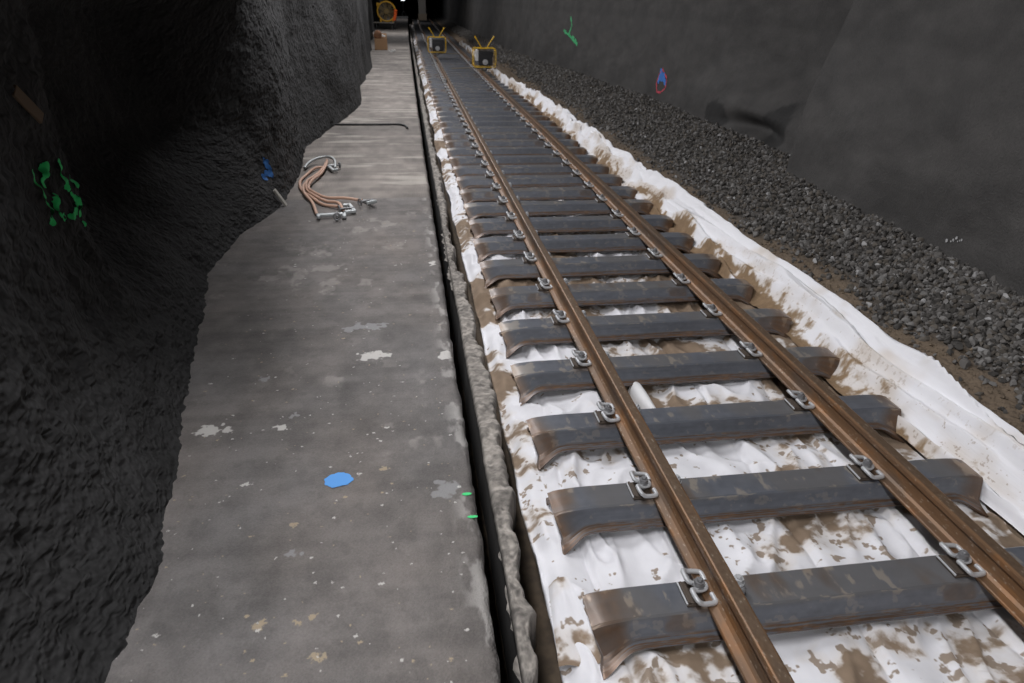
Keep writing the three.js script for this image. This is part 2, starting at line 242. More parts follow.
// ---------------------------------------------------------------- geotextile bed
const fleeceBump = dataTex(512, 512, (u, v) => fbm(u * 60, v * 60, 3, 701, 60, 60), false);
const bedTex = (() => {
  const W = 1024, H = 2048, LX = 2.6, LZ = 6.2; // metres, repeats along the track
  return dataTex(W, H, (u, v) => {
    const x = u * LX - 1.25, z = v * LZ; const P = n => Math.round(n * LZ);
    const warp = .25 * (fbm(u * 8, v * P(3), 3, 711, 0, P(3)) - .5);
    const a = fbm(u * 5.5 + warp * 3, v * P(2.1) + warp, 5, 715, 0, P(2.1)), b = fbm(u * 40, v * P(17), 5, 721, 0, P(17));
    const bd = sm(.42, .56, v) * sm(1.0, .88, v), bandz = .2 + 1.15 * bd, sh = .045 * bd - .062 * (1 - bd);
    const side = .05 * sm(-.45, -1.0, x) + .10 * sm(.35, .62, x), gully = .14 * sm(.60, .80, x) * sm(1.1, 1.0, x);
    const mud = sm(.56, .65, a + sh + gully + side * bandz + .34 * (b - .5));
    const film = .28 * sm(.46, .60, a + sh + gully + side * bandz + .22 * (b - .5));
    const speck = sm(.70, .76, fbm(u * 70, v * P(27), 3, 727, 0, P(27)) + .55 * (a - .5)) * .7;
    const g = .90 + .05 * (b - .5);
    let c = [g * .985, g * .985, g];
    c = mixc(c, [.72, .66, .58], film); c = mixc(c, mixc([.40, .33, .26], [.54, .46, .375], b), Math.max(mud * .9, speck));
    return c;
  });
})();
const bedM = std({ map: bedTex, bumpMap: fleeceBump, bumpScale: .0015, roughness: .9, side: THREE.DoubleSide });
const fold = (x, z, s) => { const w = .5 * (fbm(x * 2, z * 2, 2, s + 1) - .5); const r = 1 - Math.abs(2 * vn(x * 5.5 + w * 3, z * 2.2 + w * 4, s) - 1); const q = 1 - Math.abs(2 * vn(x * 9 + w * 5 + z * 3, z * 4 - x * 2, s + 5) - 1); return .6 * Math.pow(r, 2.2) + .4 * Math.pow(q, 2.5); };
const seam = (d, z) => .016 * (sm(0, .03, d) * sm(.16, .03, d)) - .014 * Math.exp(-((d / .011) ** 2));   // lap of one width of fleece over the next
const bedY = (x, z) => -.150 + .072 * (fold(x, z, 741) - .4) + .022 * (fbm(x * 4, z * 4, 3, 747) - .5) + seam(x - .055 - .03 * Math.sin(z * 1.3), z) + seam(x + .885 + .03 * Math.sin(z * 2.1), z) + seam(x - .53 + .04 * Math.sin(z * 1.7), z);
{
  const xs = [-1.19, -1.17, -1.15, -1.14, ...linspace(-1.13, -1.05, 6), ...linspace(-1.035, 1.12, 170)];
  const g = grid(xs, steps(.9, -62, z => z > -6 ? .016 : z > -14 ? .04 : z > -25 ? .12 : .6), (x, z) => {
    const e = sm(-1.03, -1.12, x), wob = .035 * (fbm(z * 1.6, 3, 3, 751) - .5) * 2; let y = bedY(x, z);
    y -= .05 * e * e; let xx = x; if (x < -1.131) { const k = (-1.131 - x) / .059; y -= .02 + .6 * k; xx = -1.128 + .17 * k; } if (x > .95) y = Math.max(y, lerp(y, bankY(x, z) + .004, sm(.95, 1.1, x)));
    return [xx + bend(z) + wob * sm(-.9, -1.05, x), y, z, (x + 1.25) / 2.6, -z / 6.2];
  }, false);
  const bed = mesh('geotextile_bed', g, bedM); tag(bed, 'muddy white fleece sheet spread under the sleepers across the track bed', 'ground sheet');

  // the second width of fleece, turned up over the earth bank on the right
  const edgeTex = (() => { const LX = .52, LZ = 8; return dataTex(512, 2048, (u, v) => { const P = n => Math.round(n * LZ); const a = fbm(u * 2.5, v * P(2.2), 4, 761, 0, P(2.2)), b = fbm(u * 12, v * P(22), 4, 765, 0, P(22)); const m = sm(.50, .62, a * .75 + (.30 + .16 * sm(.35, .5, v) * sm(.95, .8, v)) * (1 - u) - .14 + .30 * (b - .5) - .18 * sm(.2, .7, u)); const g = .92; let c = mixc([g * .985, g * .985, g], [.70, .63, .54], .4 * sm(.36, .56, a * .75 + .34 * (1 - u) - .15)); c = mixc(c, mixc([.40, .31, .21], [.55, .45, .33], b), m * .9); const sp = sm(.68, .74, fbm(u * 40, v * P(70), 3, 771, 0, P(70)) + .9 * (a - .55)) * .5; return mixc(c, [.45, .36, .27], sp * sm(.7, .3, u) * .7); }); })();
  const crest = curve([[1, 1.24], [-2.2, 1.24], [-3, 1.27], [-4.0, 1.35], [-4.9, 1.30], [-6.5, 1.36], [-8.1, 1.25], [-10.9, 1.28], [-15.2, 1.22], [-19.3, .95 - .03], [-22, .9], [-26, 1.05], [-40, .9]]);
  const left = curve([[1, 1.0], [-1.3, 1.0], [-2.0, 1.02], [-2.6, .97], [-3.2, .90], [-3.7, .96], [-4.6, .98], [-6, .96], [-9, 1.0], [-15, 1.0], [-20, .85], [-26, .92], [-40, .85]]);
  const us = linspace(0, 1, 64);
  const ge = grid(us, steps(.9, -34, z => z > -8 ? .014 : z > -16 ? .03 : .08), (u, z) => {
    const far = sm(-5.2, -8, z); const jag = lerp(.02, .055, far) * (fbm(z * lerp(2.4, 2.6, far), 5, 3, 781) - .5) * 2;
    const a = left(z) + jag * .6 + bend(z), c = crest(z) + jag * .9 + bend(z); const x = lerp(a, c + .05, u);
    const t = (x - a) / (c - a); const lo = Math.max(bedY(x, z) + .012, -.12), hi = .115 + lerp(.02, .07, far) * (fbm(z * 3.1, 11, 3, 785) - .4);
    let y = lerp(lo, hi, Math.pow(sm(0, 1, clamp(t, 0, 1)), .85)); if (t > 1) y -= .9 * Math.pow((x - c), 1.0) + 8 * (x - c) ** 2;
    const along = 1 - Math.abs(2 * vn(t * 4.2 + z * .45, z * .5, 787) - 1), cross = 1 - Math.abs(2 * vn(t * 2 + z * 1.5, z * 2.1 - t * 2.5, 789) - 1);
    y += (.062 * Math.pow(along, 4) * lerp(1, .6, far) + lerp(.014, .055, far) * Math.pow(cross, 2)) * sm(0, .12, t) * sm(1.12, .9, t) + .022 * far * (fbm(x * 11, z * 7, 3, 791) - .5);
    const nr = 1 - far, rg = (t0, w) => Math.exp(-(((t - t0) / w) ** 2)); // long folds: a hem under the crest, a valley below it, slanting creases
    y += nr * (.026 * rg(.93, .05) - .030 * rg(.76 + .05 * Math.sin(z * 2.2), .055) + .028 * rg(.60 + .07 * Math.sin(z * 2.2 + .6), .05) + .030 * rg(.25 + .30 * ((z + 6) * .5 - Math.floor((z + 6) * .5)), .06) * sm(0, .3, (z + 6) * .5 - Math.floor((z + 6) * .5)) * sm(1, .7, (z + 6) * .5 - Math.floor((z + 6) * .5))) * sm(0, .1, t) * sm(1.1, 1, t);
    const edgeN = sm(.06, 0, u); y += .015 * edgeN * (vn(z * 6, 2, 793) - .2);
    return [x, y, z, u, -z / 8];
  }, false);
  const em = mesh('geotextile_edge', ge, std({ map: edgeTex, bumpMap: fleeceBump, bumpScale: .0015, roughness: .9, side: THREE.DoubleSide }));
  tag(em, 'crumpled white fleece turned up over the earth bank right of the track', 'ground sheet');

  // loose corner folded over the gap at the near left
  const gf = grid(linspace(0, 1, 24), linspace(0, 1, 24), (u, v) => { const z = lerp(-1.93, -1.60, v), x0 = lerp(-1.105, -1.13, v), x1 = lerp(-1.03, -.955, v); const x = lerp(x0, x1, u); return [x, -.085 - .055 * v + .02 * Math.sin(u * 5 + v * 2) * v - .05 * Math.pow(1 - u, 3) + .012 * (fbm(u * 4, v * 4, 2, 795) - .5), z + .035 * u * v, (x + 1.25) / 2.6 + .31, -z / 6.2 + .4]; }, false);
  tag(mesh('fleece_flap', gf, bedM), 'small folded corner of white fleece at the left end of the nearest sleeper', 'ground sheet');
  const gu = grid(linspace(0, 1, 16), linspace(0, 1, 14), (u, v) => { const a = Math.PI * (1 - u), z = lerp(-3.40, -3.02, v), r = .034 + .006 * Math.sin(v * 5); return [-.30 + r * Math.cos(a) + .02 * v, -.16 + (.085 - .01 * v) * Math.pow(Math.sin(a), .6) * sm(0, .08, v) * sm(1, .9, v), z, .5 + u * .06, .08 + v * .03]; }, false);
  tag(mesh('fleece_fold', gu, std({ color: lin(.70, .70, .70), bumpMap: fleeceBump, bumpScale: .0015, roughness: .9, side: THREE.DoubleSide })), 'small white fleece fold standing up between the third and fourth sleepers', 'ground sheet');
}

// ---------------------------------------------------------------- track
const sleeperTex = s => dataTex(1024, 256, (u, v) => {
  const x = u * 2 - 1, ax = Math.abs(x); const a = fbm(u * 7, v * 3, 4, s), b = fbm(u * 60, v * 40, 3, s + 7), c = fbm(u * 44, v * 20, 5, s + 13), st = fbm(u * 5, v * 60, 3, s + 17);
  const g = .405 + .07 * (a - .5) + .06 * (b - .5) + .05 * (st - .5); let col = [g * .965, g * .995, g * 1.06];
  const top = sm(.36, .40, v) * sm(.64, .60, v);                  // the flat top collects grout and mud
  col = mixc(col, [.41, .40, .39], .6 * top * sm(.42, .62, a));
  const lip = sm(.30, .24, v) + sm(.70, .76, v);
  const rust = Math.max(sm(.88, .97, ax + .16 * (a - .5)), sm(.07, .03, Math.abs(ax - .60) + .12 * (a - .5)) * .5 * top, lip * sm(.40, .62, st * .6 + b * .4 + .05), sm(.70, .8, a) * .5);
  col = mixc(col, mixc([.25, .18, .125], [.48, .31, .17], c), clamp(rust, 0, 1) * (.45 + .45 * st));
  const mud = top * sm(.575, .66, c * .65 + .35 * fbm(u * 9, v * 4, 3, s + 31)) + .5 * sm(.66, .72, c) * (1 - lip * .6); col = mixc(col, [.66, .61, .54], clamp(mud, 0, 1) * .5);
  return col;
});
const sleeperM = [811, 841, 871, 901].map(s => std({ map: sleeperTex(s), roughness: .37, metalness: .2 }));
const rustTex = dataTex(256, 2048, (u, v) => { const P = n => n; const a = fbm(u * 6, v * 60, 4, 921, 6, 60), b = fbm(u * 40, v * 500, 3, 925, 40, 500), c = fbm(u * 3, v * 24, 3, 929, 3, 24), st = fbm(u * 26, v * 8, 3, 931, 26, 8);
  let col = mixc([.37, .29, .22], [.51, .38, .265], clamp(a * .7 + st * .6 - .1, 0, 1)); col = mixc(col, [.36, .30, .25], sm(.5, .7, c) * .8); col = mixc(col, [.54, .36, .20], sm(.60, .75, a) * .4);
  const headTop = sm(.44, .46, u) * sm(.56, .54, u); col = mixc(col, mixc([.34, .28, .23], [.46, .40, .34], b), headTop * .8); col = mixc(col, [.66, .62, .57], sm(.74, .80, b) * .55); return col; });
const railM = std({ map: rustTex, roughness: .48, metalness: .35 });
const steelM = std({ color: lin(.50, .51, .52), metalness: .3, roughness: .42 });
const steelDark = std({ color: lin(.20, .20, .205), metalness: .3, roughness: .45 });
const plateM = std({ color: lin(.085, .066, .052), metalness: .3, roughness: .6 });

// rail profile (x, y) from the foot, closed
const RP = (() => { const h = [[.0575, 0], [.0575, .009], [.054, .0125], [.030, .0205], [.019, .030], [.014, .044], [.0125, .060], [.013, .078], [.017, .090], [.027, .099], [.0295, .104], [.0293, .121], [.026, .1275], [.0205, .130]]; return [...h, ...h.slice().reverse().map(([x, y]) => [-x, y])]; })();
function railGeo(cx, z0, z1) {
  const zs = steps(z0, z1, z => z > -12 ? .5 : 1.5), n = RP.length, pos = [], uv = [], idx = []; let acc = [0]; for (let i = 1; i <= n; i++) { const a = RP[i - 1], b = RP[i % n]; acc.push(acc[i - 1] + Math.hypot(b[0] - a[0], b[1] - a[1])); } const tot = acc[n - 1];
  for (let i = 0; i < n - 1; i++) for (const e of [0, 1]) for (const z of zs) { const p = RP[i + e]; pos.push(cx + bend(z) + p[0], p[1] + .012, z); uv.push(.5 + (acc[i + e] / tot - .5) * .98, -z / 8); }
  const m = zs.length; for (let i = 0; i < n - 1; i++) { const a = i * 2 * m, b = a + m; for (let k = 0; k < m - 1; k++) idx.push(a + k, a + k + 1, b + k, b + k, a + k + 1, b + k + 1); }
  const g = new THREE.BufferGeometry(); g.setAttribute('position', new THREE.Float32BufferAttribute(pos, 3)); g.setAttribute('uv', new THREE.Float32BufferAttribute(uv, 2)); g.setIndex(idx); g.computeVertexNormals();
  const cap = new THREE.ShapeGeometry(new THREE.Shape(RP.map(p => new THREE.Vector2(...p)))).translate(cx + bend(z0), .012, z0); const cap2 = cap.clone().translate(bend(z1) - bend(z0), 0, z1 - z0);
  return mergeGeometries([g, cap, cap2]);
}
const GX = .535;
tag(mesh('steel_rail', railGeo(-GX, 1.2, -114), railM), 'rusty brown steel rail of the track, the one nearer the walkway', 'rail');
tag(mesh('steel_rail', railGeo(GX, 1.2, -114), railM), 'rusty brown steel rail of the track, the one nearer the ballast', 'rail');

// sleeper: pressed steel trough with flared ends
const sleeperGeo = (() => {
  const half = [[.128, -.098], [.131, -.090], [.118, -.083], [.108, -.076], [.098, -.060], [.074, -.006], [.066, 0]];
  const outer = [...half, ...half.slice().reverse().map(([z, y]) => [-z, y])];
  const inner = outer.map(([z, y], i) => [z * .90 + (z > 0 ? -.002 : .002), Math.min(y - .009, i === 0 || i === outer.length - 1 ? y : y - .009)]);
  const xs = [-1.0, -.993, -.975, -.95, -.925, -.90, -.875, -.84, -.78, -.4, 0, .4, .78, .84, .875, .90, .925, .95, .975, .993, 1.0];
  const warp = (x, [z, y]) => { const t = sm(.82, 1.0, Math.abs(x)), k = t * t; const dz = lerp(1, 1.38, k), dy = lerp(1, 1.42, k); const q = clamp(-y / .098, 0, 1), off = q < .45 ? lerp(.026, -.014, sm(0, .45, q)) : lerp(-.014, .004, sm(.45, 1, q)); return [x + Math.sign(x) * t * off, y * dy - .012 * k - .010 * sm(.965, 1.0, Math.abs(x)), z * lerp(1, dz, clamp(-y / .09, 0, 1)) * lerp(1, 1.12, k * .3)]; };
  const surf = (sec, flip) => { const pos = [], uv = [], idx = [], n = sec.length, m = xs.length; for (let i = 0; i < n - 1; i++) for (const e of [0, 1]) for (const x of xs) { pos.push(...warp(x, sec[i + e])); uv.push((x + 1) / 2, 1 - (i + e) / (n - 1)); } for (let i = 0; i < n - 1; i++) { const a = i * 2 * m, b = a + m; for (let k = 0; k < m - 1; k++) flip ? idx.push(a + k, b + k, a + k + 1, b + k, b + k + 1, a + k + 1) : idx.push(a + k, a + k + 1, b + k, b + k, a + k + 1, b + k + 1); } const g = new THREE.BufferGeometry(); g.setAttribute('position', new THREE.Float32BufferAttribute(pos, 3)); g.setAttribute('uv', new THREE.Float32BufferAttribute(uv, 2)); g.setIndex(idx); g.computeVertexNormals(); return g; };
  const rim = x => { const pos = [], uv = [], idx = []; outer.forEach((p, i) => { pos.push(...warp(x, p), ...warp(x, inner[i])); uv.push((x + 1) / 2, .1, (x + 1) / 2, .1); }); for (let i = 0; i < outer.length - 1; i++) { const a = i * 2; x > 0 ? idx.push(a, a + 1, a + 2, a + 2, a + 1, a + 3) : idx.push(a, a + 2, a + 1, a + 2, a + 3, a + 1); } const g = new THREE.BufferGeometry(); g.setAttribute('position', new THREE.Float32BufferAttribute(pos, 3)); g.setAttribute('uv', new THREE.Float32BufferAttribute(uv, 2)); g.setIndex(idx); g.computeVertexNormals(); return g; };
  return mergeGeometries([surf(outer, true), surf(inner, false), rim(-1), rim(1)]);
})();
// tension clamp, local: o = away from the rail (x), foot edge at o = 0, bolt at o = .032
const clipGeo = (() => {
  const h = [[-.020, .033, .030], [-.021, .034, .052], [-.018, .035, .071], [.004, .037, .077], [.034, .041, .078], [.050, .052, .074], [.056, .057, .058], [.057, .058, .036], [.052, .052, .022], [.036, .044, .017], [.010, .042, .017], [-.004, .044, .012]];
  return tube([...h, [-.008, .045, 0], ...h.slice().reverse().map(([o, y, z]) => [o, y, -z])], .0094, 110, 8);
})();
const boltGeo = mergeGeometries([new THREE.CylinderGeometry(.024, .024, .005, 16).translate(.018, .049, 0), new THREE.CylinderGeometry(.0195, .0195, .020, 6).translate(.018, .061, 0), new THREE.CylinderGeometry(.011, .011, .062, 10).translate(.018, .046, 0), new THREE.CylinderGeometry(.0085, .011, .004, 10).translate(.018, .079, 0)]);
const blockGeo = rbox(.055, .028, .07, .006, .008, .028, 0), boltGeo2 = boltGeo.clone().translate(0, -.006, 0);
const ribGeo = mergeGeometries([rbox(.010, .012, .100, .003, .068, .018, 0), rbox(.04, .005, .100, .002, .042, .0145, 0)]);
const ribEdgeGeo = rbox(.006, .008, .106, .002, .077, .016, 0);
const seatGeo = rbox(.20, .012, .108, .004, -.034, .006, 0);
const ord = ['nearest', 'second', 'third', 'fourth', 'fifth', 'sixth', 'seventh', 'eighth', 'ninth', 'tenth', 'eleventh', 'twelfth', 'thirteenth', 'fourteenth', 'fifteenth', 'sixteenth', 'seventeenth', 'eighteenth', 'nineteenth', 'twentieth', 'twenty-first', 'twenty-second', 'twenty-third', 'twenty-fourth', 'twenty-fifth', 'twenty-sixth', 'twenty-seventh', 'twenty-eighth', 'twenty-ninth', 'thirtieth', 'thirty-first', 'thirty-second', 'thirty-third', 'thirty-fourth', 'thirty-fifth', 'thirty-sixth'];
const S0 = -1.70, SP = .593;
for (let i = 0; i < 116; i++) {
  const z = S0 - SP * i, detail = i < 50;
  const label = i === 0 ? 'nearest steel trough sleeper, with orange rust at its left end' : i < 36 ? `${ord[i]} steel trough sleeper counted from the near end of the track` : 'distant steel trough sleeper of the dark far track, beyond the yellow machines';
  const s = thing('steel_sleeper', label, 'sleeper', [bend(z) + (rand() - .5) * .02, 0, z + (rand() - .5) * .014], (rand() - .5) * .008, i < 36 ? 'steel sleepers of the near track' : 'distant steel sleepers');
  mesh('trough', sleeperGeo, sleeperM[(i * 7 + (i >> 2)) % 4], s);
  if (i >= 70) continue;
  for (const r of [-1, 1]) {
    const seat = mesh('rail_seat_plate', seatGeo, plateM, s); seat.position.x = r * GX - .0;
    for (const d of [-1, 1]) {
      const clip = new THREE.Group(); clip.name = 'rail_fastening'; clip.position.set(r * GX + d * .0575, 0, 0); clip.rotation.y = d < 0 ? Math.PI : 0; s.add(clip);
      if (d > 0) { mesh('clamp_block', blockGeo, steelDark, clip); if (detail) mesh('clip_bolt', boltGeo2, steelM, clip); continue; } // plain clamp behind the rail
      mesh('spring_clip', clipGeo, steelM, clip);
      if (detail) { mesh('clip_bolt', boltGeo, steelDark, clip); mesh('guide_plate', ribGeo, plateM, clip); mesh('guide_plate_edge', ribEdgeGeo, steelM, clip); }
    }
  }
}

// fishplate joints where the rail lengths meet
for (const [r, z, l] of [[-1, -24.2, 'bolted fishplate joint on the left rail beside the farther yellow machine'], [-1, -18.3, 'bolted fishplate joint on the left rail before the farther yellow machine'], [1, -23.6, 'bolted fishplate joint on the right rail behind the nearer yellow machine']]) {
  const t = thing('fishplate_joint', l, 'rail joint', [r * GX + bend(z), 0, z]);
  for (const d of [-1, 1]) { mesh('fishplate', rbox(.03, .065, .5, .006, d * .023, .072, 0), plateM, t); for (const k of [-.17, -.06, .06, .17]) mesh('bolt', new THREE.CylinderGeometry(.016, .016, .03, 6).rotateZ(Math.PI / 2).translate(d * .05, .072, k), steelDark, t); }
}

// ---------------------------------------------------------------- ballast
{
  const variants = [0, 1, 2, 3, 4, 5].map(s => { const g = mergeVertices(new THREE.IcosahedronGeometry(1.15, 2).deleteAttribute('normal').deleteAttribute('uv')); const p = g.attributes.position, r = mulberry(900 + s); const pl = Array.from({ length: 11 }, () => V(r() - .5, r() - .5, r() - .5).normalize()).map(n => [n, .45 + .32 * r()]); const sc = V(1, .62 + .2 * r(), .75 + .2 * r()); for (let i = 0; i < p.count; i++) { const v = V(p.getX(i), p.getY(i), p.getZ(i)); for (const [n, d] of pl) { const k = v.dot(n); if (k > d) v.addScaledVector(n, d - k); } v.multiply(sc); p.setXYZ(i, v.x, v.y, v.z); } const f = g.toNonIndexed(); f.computeVertexNormals(); return f; });
  const stoneM = [[.086, .080, .074], [.128, .120, .112], [.056, .052, .047], [.105, .092, .077], [.175, .168, .16]].map(c => std({ color: lin(...c), roughness: .9 }));
  const paleM = std({ color: lin(.34, .335, .33), roughness: .85 });
  const all = []; const v = V(0, 0, 0);
  for (let n = 0; n < 30000; n++) {
    const z = -1.6 - 46 * Math.pow(rand(), 2.1), w = baseR(z); const x = lerp(1.4, w + .02, Math.pow(rand(), .85)); if (rand() > .09 + .9 * bankTone(x, z)) continue;
    const size = (.013 + .020 * rand() * rand() + .006 * rand()) * (1 + .35 * sm(-12, -30, z)); const y = bankY(x, z) + size * (.15 + .35 * rand()) + .02 * rand() * bankTone(x, z);
    v.set(x, y, z).project(camera); all.push({ x, y, z, size, i: Math.floor(rand() * 6), m: Math.floor(rand() * 5), p: rand(), e: [rand() * 6.3, rand() * 6.3, rand() * 6.3], inF: Math.abs(v.x) < .99 && Math.abs(v.y) < .99 && v.z < 1, d: Math.hypot(x + 1.573, y - 1.943, z) / size });
  }
  all.sort((a, b) => (b.inF - a.inF) || a.d - b.d);
  all.slice(0, 300).forEach(s => { const pale = s.p > .96; const m = mesh('ballast_stone', variants[s.i], pale ? paleM : stoneM[s.m]); m.position.set(s.x, s.y, s.z); m.rotation.set(...s.e); m.scale.setScalar(s.size); pale ? tag(m, 'pale angular stone among the darker ballast by the right wall', 'stone', 'pale ballast stones') : tag(m, 'larger grey angular stone at the near end of the ballast bank', 'stone', 'near grey ballast stones'); });
  { // crumbs of earth at the foot of the ballast
    const N = 5200, I = new THREE.InstancedMesh(variants[2], std({ color: 0xffffff, roughness: .97 }), N), q = new THREE.Quaternion(), E_ = new THREE.Euler(), mt = new THREE.Matrix4(), c = new THREE.Color(); I.name = 'earth_clods'; I.castShadow = I.receiveShadow = true; scene.add(I); tag(I, 'loose brown earth crumbs between the white fleece and the ballast', 'earth', null, 'stuff');
    for (let n = 0; n < N; n++) { const z = -1.6 - 22 * Math.pow(rand(), 1.8), x = lerp(1.28, 1.78, rand()), k = .004 + .013 * rand() ** 2.5, t = .7 + .6 * rand(); q.setFromEuler(E_.set(rand() * 6, rand() * 6, rand() * 6)); mt.compose(V(x, bankY(x, z) + k * .3, z), q, V(k, k, k)); I.setMatrixAt(n, mt); I.setColorAt(n, c.setRGB(.15 * t, .115 * t, .08 * t)); }
  }
  const rest = all.slice(300), im = variants.map((g, k) => rest.filter(s => s.i === k));
  const holder = new THREE.Group(); holder.name = 'ballast_gravel'; scene.add(holder); tag(holder, 'bank of small crushed grey stones along the foot of the right wall', 'gravel', null, 'stuff');
  im.forEach((list, k) => { const I = new THREE.InstancedMesh(variants[k], std({ color: 0xffffff, roughness: .92 }), list.length); I.name = 'gravel'; I.userData.kind = 'stuff'; const q = new THREE.Quaternion(), E_ = new THREE.Euler(), mt = new THREE.Matrix4(); list.forEach((s, n) => { q.setFromEuler(E_.set(...s.e)); mt.compose(V(s.x, s.y, s.z), q, V(s.size, s.size, s.size)); I.setMatrixAt(n, mt); I.setColorAt(n, s.p > .988 ? paleM.color : stoneM[s.m].color); }); I.castShadow = I.receiveShadow = true; holder.add(I); });
}

// ---------------------------------------------------------------- things on the walkway
{ // earthing leads: pinkish cables with metal rail clamps
  const t = thing('earthing_cable_set', 'coil of pinkish earthing cables with metal clamps lying on the walkway', 'cable', [-2.4, WALK_Y, -6.6]);
  const cab = std({ color: lin(.52, .33, .24), roughness: .6 }), zinc = std({ color: lin(.42, .44, .44), metalness: .5, roughness: .5 });
  const P = (l, y0) => l.map(([x, z], i) => [x + 2.4, .016 + y0 + .012 * (i % 2), z + 6.6]);
  const c1 = [[-2.47, -7.94], [-2.45, -7.62], [-2.47, -7.27], [-2.52, -6.95], [-2.53, -6.72], [-2.46, -6.49], [-2.32, -6.32], [-2.16, -6.25], [-2.0, -6.2]];
  const c2 = [[-2.47, -7.85], [-2.47, -7.53], [-2.52, -7.22], [-2.57, -6.95], [-2.54, -6.67], [-2.43, -6.37], [-2.31, -6.22], [-2.21, -6.13], [-2.15, -5.94]];
  const c3 = [[-2.47, -7.67], [-2.55, -7.59], [-2.62, -7.33], [-2.64, -6.96], [-2.58, -6.65], [-2.46, -6.37], [-2.34, -6.16], [-2.2, -6.04]];
  const c4 = [[-2.47, -7.45], [-2.54, -7.14], [-2.59, -6.9], [-2.54, -6.5], [-2.45, -6.25], [-2.4, -6.02], [-2.36, -5.83]];
  [[c1, .02], [c2, .012], [c3, 0], [c4, .004]].forEach(([c, y]) => mesh('cable', tube(P(c, y), .014, 60, 8), cab, t));
  const clampPart = (x, z, turn, tilt = 0) => { const g = new THREE.Group(); g.name = 'rail_clamp'; g.position.set(x + 2.4, .03, z + 6.6); g.rotation.set(0, turn, tilt); t.add(g); mesh('jaw', mergeGeometries([rbox(.24, .03, .035, .01, 0, 0, 0), rbox(.035, .03, .10, .01, .11, 0, .035), rbox(.03, .03, .07, .01, -.10, 0, .025)]), zinc, g); mesh('screw', mergeGeometries([new THREE.CylinderGeometry(.009, .009, .13, 8).rotateX(Math.PI / 2).translate(.05, .015, .05), new THREE.TorusGeometry(.028, .007, 6, 14).translate(.05, .015, .115)]), steelDark, g); };
  clampPart(-2.24, -5.78, .1); clampPart(-2.08, -5.98, -1.3); clampPart(-1.94, -6.18, -1.0, .2);
  mesh('hook', tube([[-.27, .03, -.97], [-.24, .05, -1.15], [-.16, .07, -1.27], [-.06, .08, -1.3], [.02, .07, -1.2], [.05, .03, -.95]], .015, 24, 8), zinc, t);
  clampPart(-2.40, -7.55, 1.9);
}
{ const t = thing('steel_rod', 'thin dark steel rod with bent tip lying across the walkway', 'rod', [-2.1, WALK_Y + .016, -10.45]); mesh('bar', tube([[-.5, 0, 0], [0, 0, .02], [.42, 0, .02], [.50, 0, .12], [.54, 0, .36]], .014, 30, 8), std({ color: lin(.02, .02, .02), roughness: .6, metalness: .3 }), t); }
{ // cardboard box with open flaps
  const t = thing('cardboard_box', 'open brown cardboard box on the walkway by the left wall', 'box', [-2.31, WALK_Y + .005, -26.1], .05); const card = std({ color: lin(.36, .215, .115), roughness: .85 });
  const c = .006, w = .42, h = .36, d = .36;
  mesh('body', mergeGeometries([box(w, c, d, 0, c / 2, 0), box(w, h, c, 0, h / 2, d / 2), box(w, h, c, 0, h / 2, -d / 2), box(c, h, d, w / 2, h / 2, 0), box(c, h, d, -w / 2, h / 2, 0)]), card, t);
  mesh('flap', box(w, .16, c).translate(0, .08, 0).rotateX(-.5).translate(0, h, -d / 2), card, t);
  mesh('flap', box(c, .15, d).translate(0, .075, 0).rotateZ(.35).translate(-w / 2, h, 0), card, t);
  const b = mesh('brown_paper_bag', new THREE.SphereGeometry(.13, 20, 14).scale(1, 1.1, .8).translate(-2.40, WALK_Y + .47, -26.12), std({ color: lin(.22, .11, .06), roughness: .9 })); { const p = b.geometry.attributes.position; for (let i = 0; i < p.count; i++) { const k = .05 * (fbm(p.getX(i) * 14, p.getY(i) * 14, 2, 44) - .5); p.setX(i, p.getX(i) + k); p.setY(i, p.getY(i) + k); } b.geometry.computeVertexNormals(); } tag(b, 'crumpled dark brown bundle stuffed in the top of the cardboard box', 'bag');
  const cup = mesh('paper_cup', new THREE.LatheGeometry([[.001, 0], [.03, 0], [.042, .11], [.046, .115], [.04, .115], [.029, .006], [.001, .006]].map(p => new THREE.Vector2(...p)), 18).rotateZ(1.3).translate(-2.15, WALK_Y + .42, -26.05), std({ color: lin(.75, .75, .73), roughness: .7 })); tag(cup, 'small white cup lying at the top right of the cardboard box', 'cup');
  for (let k = 0; k < 7; k++) { const m = mesh('mortar_crumb', new THREE.DodecahedronGeometry(.03 + .02 * rand(), 0).scale(1, .6, .8).translate(-2.02 + .18 * rand(), WALK_Y + .015, -25.6 + .7 * rand()), std({ color: lin(.6, .6, .58), roughness: .9 })); tag(m, 'white crumb on the walkway beside the cardboard box', 'debris', 'white crumbs beside the box'); }
}
